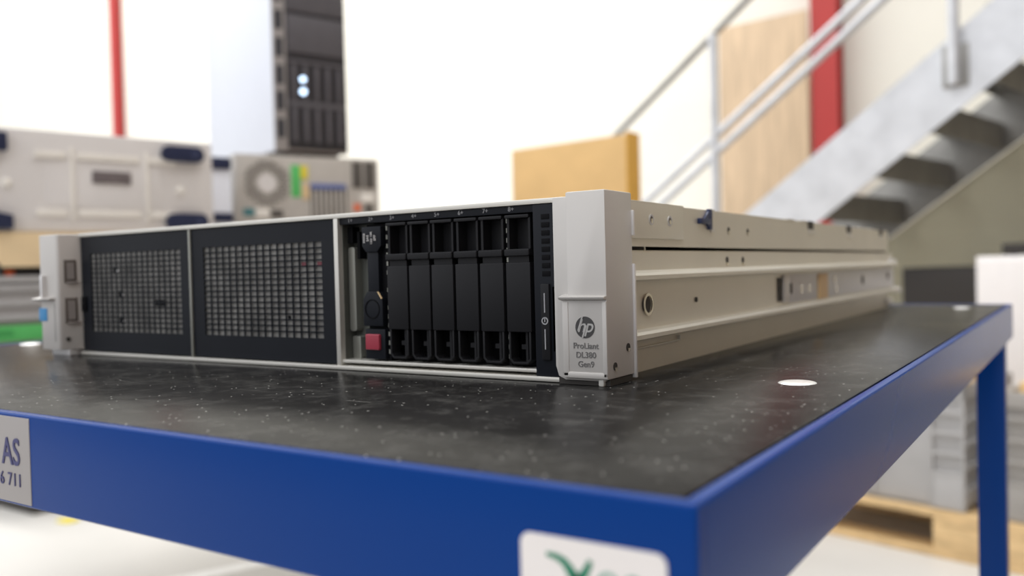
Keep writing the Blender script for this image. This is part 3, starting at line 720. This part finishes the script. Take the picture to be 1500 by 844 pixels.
# cardboard box behind the server
bx = thing('cardboard_box', 'tall narrow cardboard box behind the server, left of the stairs', 'box', (-1.235, 2.16, BZ))
b = MB(); b.prism([(-1.448, BZ), (-1.015, BZ), (-1.015, 1.324), (-1.448, 1.312)], 2.106, 2.19, 'xz', bev=.002); obj('box_body', b, 'carton', bx)
b = MB(); b.box(-1.016, -1.0125, 2.104, 2.200, BZ + .002, 1.334, bev=.001); obj('side_flap', b, 'carton_side', bx)
b = MB(); b.box(-1.40, -1.34, 2.1045, 2.107, BZ + .002, .93); obj('packing_tape', b, 'tan_label', bx)

# ================================================================== RIGHT: CRATES ON PALLETS, CABINETS
PLM = Matrix.Translation((-.050, 2.455, 0)) @ Matrix(((.97, .243, 0, 0), (-.243, .97, 0, 0), (0, 0, 1, 0), (0, 0, 0, 1)))
def pallet(u0, label):
    o = PLM @ Vector((u0 + .6, .4, 0))
    t = thing('wooden_pallet', label, 'pallet', o, 'pine pallets under the grey crates')
    for v in (.0, .175, .35, .525, .70):
        obj('deck_board', MB(PLM).box(u0, u0 + 1.2, v, v + .10, .122, .144, bev=.002), 'pallet', t)
    for u in (0, .5275, 1.055):
        obj('cross_board', MB(PLM).box(u0 + u, u0 + u + .145, 0, .8, .100, .122, bev=.002), 'pallet', t)
        for v in (0, .35, .70):
            obj('block', MB(PLM).box(u0 + u, u0 + u + .145, v, v + .10, .022, .100, bev=.003), 'pallet', t)
    for v in (0, .35, .70):
        obj('bottom_board', MB(PLM).box(u0, u0 + 1.2, v, v + .10, 0, .022, bev=.002), 'pallet', t)
    return t
pallet(-1.215, 'pine pallet under the pale grey crate, partly behind the blue table rail')
pallet(.015, 'pine pallet under the darker crate behind the blue back leg')
def euro_crate(u0, v0, z0, ln, wd, ht, m, label):
    u1 = u0 + ln
    t = thing('plastic_crate', label, 'crate', PLM @ Vector((u0 + ln / 2, v0 + wd / 2, z0)), 'grey plastic crates on the pallets')
    b = MB(PLM); w = .006
    b.box(u0 + .012, u1 - .012, v0 + .012, v0 + wd - .012, z0, z0 + .012)
    for (a, c, d, e) in ((u0 + .012, u1 - .012, v0 + .012, v0 + .018), (u0 + .012, u1 - .012, v0 + wd - .018, v0 + wd - .012), (u0 + .012, u0 + .018, v0 + .012, v0 + wd - .012), (u1 - .018, u1 - .012, v0 + .012, v0 + wd - .012)):
        b.box(a, c, d, e, z0, z0 + ht, bev=.001)
    obj('crate_body', b, m, t)
    b = MB(PLM)
    for (a, c, d, e) in ((u0, u1, v0, v0 + .014), (u0, u1, v0 + wd - .014, v0 + wd), (u0, u0 + .014, v0, v0 + wd), (u1 - .014, u1, v0, v0 + wd)):
        b.box(a, c, d, e, z0 + ht - .045, z0 + ht, bev=.002)
    obj('rim', b, m, t)
    for ua, ub in ((u0 + .004, u0 + .105), (u1 - .105, u1 - .004)):          # ribbed ends of the long side
        b = MB(PLM)
        for k in range(4):
            z = z0 + .105 + k * .062; b.box(ua, ub, v0 - .002, v0 + .014, z, z + .012, bev=.001)
        b.box(ua, ua + .008, v0 - .003, v0 + .014, z0 + .004, z0 + ht - .04, bev=.001); b.box(ub - .008, ub, v0 - .003, v0 + .014, z0 + .004, z0 + ht - .04, bev=.001)
        b.box(ua + .004, ub - .004, v0 - .0005, v0 + .014, z0 + .004, z0 + .107, bev=.001)
        obj('ribbed_end', b, m, t)
    b = MB(PLM); b.box(u1 - .014, u1 - .002, v0 + .012, v0 + wd - .012, z0 + .02, z0 + .07, bev=.001)
    for k in range(4):
        z = z0 + .06 + k * .07; b.box(u1 - .014, u1 + .001, v0 + .01, v0 + wd - .01, z, z + .012, bev=.001)
    b.box(u1 - .0145, u1 + .001, v0 + wd / 2 - .006, v0 + wd / 2 + .006, z0 + .02, z0 + ht - .04)
    obj('side_ribbing', b, m, t)
    b = MB(PLM); b.box(u0 + .30, u0 + .32, v0 + .004, v0 + .013, z0 + .02, z0 + .09, bev=.001); obj('drain_boss', b, m, t)
    return t
euro_crate(-.665, .012, .144, .60, .40, .385, 'crate', 'pale grey ribbed plastic crate on the pallet left of the blue back leg')
euro_crate(.022, .012, .144, .60, .40, .375, 'crate_dark', 'darker grey plastic crate behind the blue back leg')
b = MB(PLM); b.prism([(-.135, .10), (-.07, .10), (-.07, .20), (-.12, .22)], .53, .548, 'xy')
# offcut lies across the crate's rim
b.box(-.16, -.062, .02, .05, .529, .541, bev=.001)
tag(obj('wood_offcut', b, 'pallet', loc=(-.17, 2.5, .529)), 'small pale wood offcut lying on the rim of the pale grey crate', 'offcut')
bb = thing('small_carton', 'brown carton sitting inside the darker grey crate', 'box', PLM @ Vector((.25, .2, .156)))
obj('carton_body', MB(PLM).box(.07, .50, .05, .34, .157, .545, bev=.003), 'carton', bb)
obj('packing_tape', MB(PLM).box(.26, .31, .0495, .3405, .40, .5455), 'tan_label', bb)

wc = thing('white_cabinet', 'white cabinet behind the crates at the right edge', 'cabinet', (.22, 3.36, 0))
b = MB(PLM); b.box(-.335, .60, .87, 1.22, .03, .91, bev=.004); obj('cabinet_body', b, 'cab_white', wc)
b = MB(PLM); b.box(-.325, .125, .858, .869, .05, .895, bev=.002); dr = obj('door', b, 'cab_white', wc)
b = MB(PLM); b.box(.135, .59, .858, .869, .05, .895, bev=.002); dr2 = obj('door', b, 'cab_white', wc)
b = MB(PLM); b.box(.10, .112, .845, .858, .45, .56, bev=.002); obj('handle', b, 'cab_black', dr)
b = MB(PLM); b.box(.148, .160, .845, .858, .45, .56, bev=.002); obj('handle', b, 'cab_black', dr2)
b = MB(PLM); b.box(-.30, .57, .89, 1.20, 0, .03); obj('plinth', b, 'cab_black', wc)
mb_ = thing('black_device', 'flat black device lying on top of the white cabinet', 'device', (.2, 3.4, .91))
b = MB(PLM); b.box(-.255, .35, .90, 1.15, .914, .957, bev=.006); obj('device_body', b, 'cab_black', mb_)
b = MB(PLM)
for u in (-.22, .28):
    for v in (.93, 1.10): b.cyl((u, v, .9125), .012, .005)
obj('device_feet', b, 'rubber', mb_)
kc = thing('black_cabinet', 'low black cabinet standing under the staircase left of the white cabinet', 'cabinet', (-.42, 3.85, 0))
b = MB(STM); b.box(.02, .60, .28, .72, .03, .868, bev=.003); obj('cabinet_body', b, 'cab_black', kc)
b = MB(STM); b.box(.03, .59, .268, .279, .05, .45, bev=.002); obj('drawer', b, 'cab_black', kc)
b = MB(STM); b.box(.03, .59, .268, .279, .46, .855, bev=.002); obj('drawer', b, 'cab_black', kc)
b = MB(STM); b.box(.05, .57, .30, .70, 0, .03); obj('plinth', b, 'rubber', kc)

# bits on the floor at the left
t = thing('black_tote', 'black plastic tote on the pale floor below the left end of the blue table', 'crate', (-3.45, 1.40, 0))
b = MB(); b.prism([(-3.75, 0), (-3.22, 0), (-3.19, .34), (-3.78, .34)], 1.37, 1.75, 'xz', bev=.006); obj('tote_body', b, 'cab_black', t)
b = MB(); b.box(-3.80, -3.17, 1.35, 1.77, .335, .365, bev=.004); obj('tote_lid', b, 'cab_black', t)
b = MB(); b.prism([(-3.04, 1.36), (-2.98, 1.37), (-2.975, 1.41), (-3.01, 1.43), (-3.05, 1.40)], 0.0, .008, 'xy', bev=.002)
tag(obj('plastic_scrap', b, 'yellow', loc=(-3.01, 1.39, 0)), 'small yellow scrap lying on the pale floor beyond the blue table', 'scrap')

# ================================================================== LIGHT
w = bpy.data.worlds.new('hall_daylight'); sc.world = w; w.use_nodes = True
nt = w.node_tree; bg = nt.nodes['Background']; bg.inputs['Strength'].default_value = 1.0
wt = nt.nodes.new('ShaderNodeTexCoord'); ws = nt.nodes.new('ShaderNodeSeparateXYZ'); wr = nt.nodes.new('ShaderNodeValToRGB')
wm = nt.nodes.new('ShaderNodeMapRange'); wm.inputs[1].default_value = -1; wm.inputs[2].default_value = 1
nt.links.new(wt.outputs['Generated'], ws.inputs[0]); nt.links.new(ws.outputs['Z'], wm.inputs[0]); nt.links.new(wm.outputs[0], wr.inputs[0])
e = wr.color_ramp.elements
e[0].position = 0.45; e[0].color = (0.25, 0.25, 0.26, 1); e[1].position = 0.85; e[1].color = (1.15, 1.17, 1.22, 1)
nt.links.new(wr.outputs[0], bg.inputs['Color'])
def area(name, loc, target, sx, sy, power, color=(1, 1, 1)):
    l = bpy.data.lights.new(name, 'AREA'); l.shape = 'RECTANGLE'; l.size = sx; l.size_y = sy; l.energy = power; l.color = color
    o = bpy.data.objects.new(name, l); COL.objects.link(o); o.location = loc
    o.rotation_euler = (Vector(target) - Vector(loc)).to_track_quat('-Z', 'Y').to_euler()
    return o
area('ceiling_light_strip', (-6.5, 3.0, 6.2), (-6.5, 4.4, 0), 8, 1.2, 170, (1, .985, .96))  # unseen lamp, added to brighten the back wall
area('ceiling_light_strip', (-1.2, 1.2, 5.6), (-1.2, 1.4, 0), 5, 1.0, 60, (1, .97, .92))  # unseen lamp, added as fill above the bench and server

# ================================================================== CAMERA
cx, cy, cz, yaw, pit, rol, fpx = 0.20222956, -0.41178465, 0.05387100, 0.58357079, -0.02169184, -0.02498513, 1283.7458
f = Vector((-math.sin(yaw) * math.cos(pit), math.cos(yaw) * math.cos(pit), math.sin(pit)))
r = Vector((math.cos(yaw), math.sin(yaw), 0)); u = r.cross(f)
r2 = math.cos(rol) * r + math.sin(rol) * u; u2 = -math.sin(rol) * r + math.cos(rol) * u
cam = bpy.data.cameras.new('camera'); co = bpy.data.objects.new('camera', cam); COL.objects.link(co)
mw = Matrix.Identity(4)
for i in range(3): mw[i][0], mw[i][1], mw[i][2] = r2[i], u2[i], -f[i]
mw.translation = (cx, cy, cz + H); co.matrix_world = mw
cam.sensor_fit = 'HORIZONTAL'; cam.sensor_width = 36; cam.lens = fpx * 36 / 1500; cam.clip_start = 0.01
cam.dof.use_dof = True; cam.dof.focus_distance = 0.43; cam.dof.aperture_fstop = 6.0; cam.dof.aperture_blades = 0
sc.camera = co
vs = sc.view_settings; vs.view_transform = 'Standard'; vs.look = 'None'; vs.gamma = 1; vs.exposure = 0.75; vs.use_curve_mapping = False
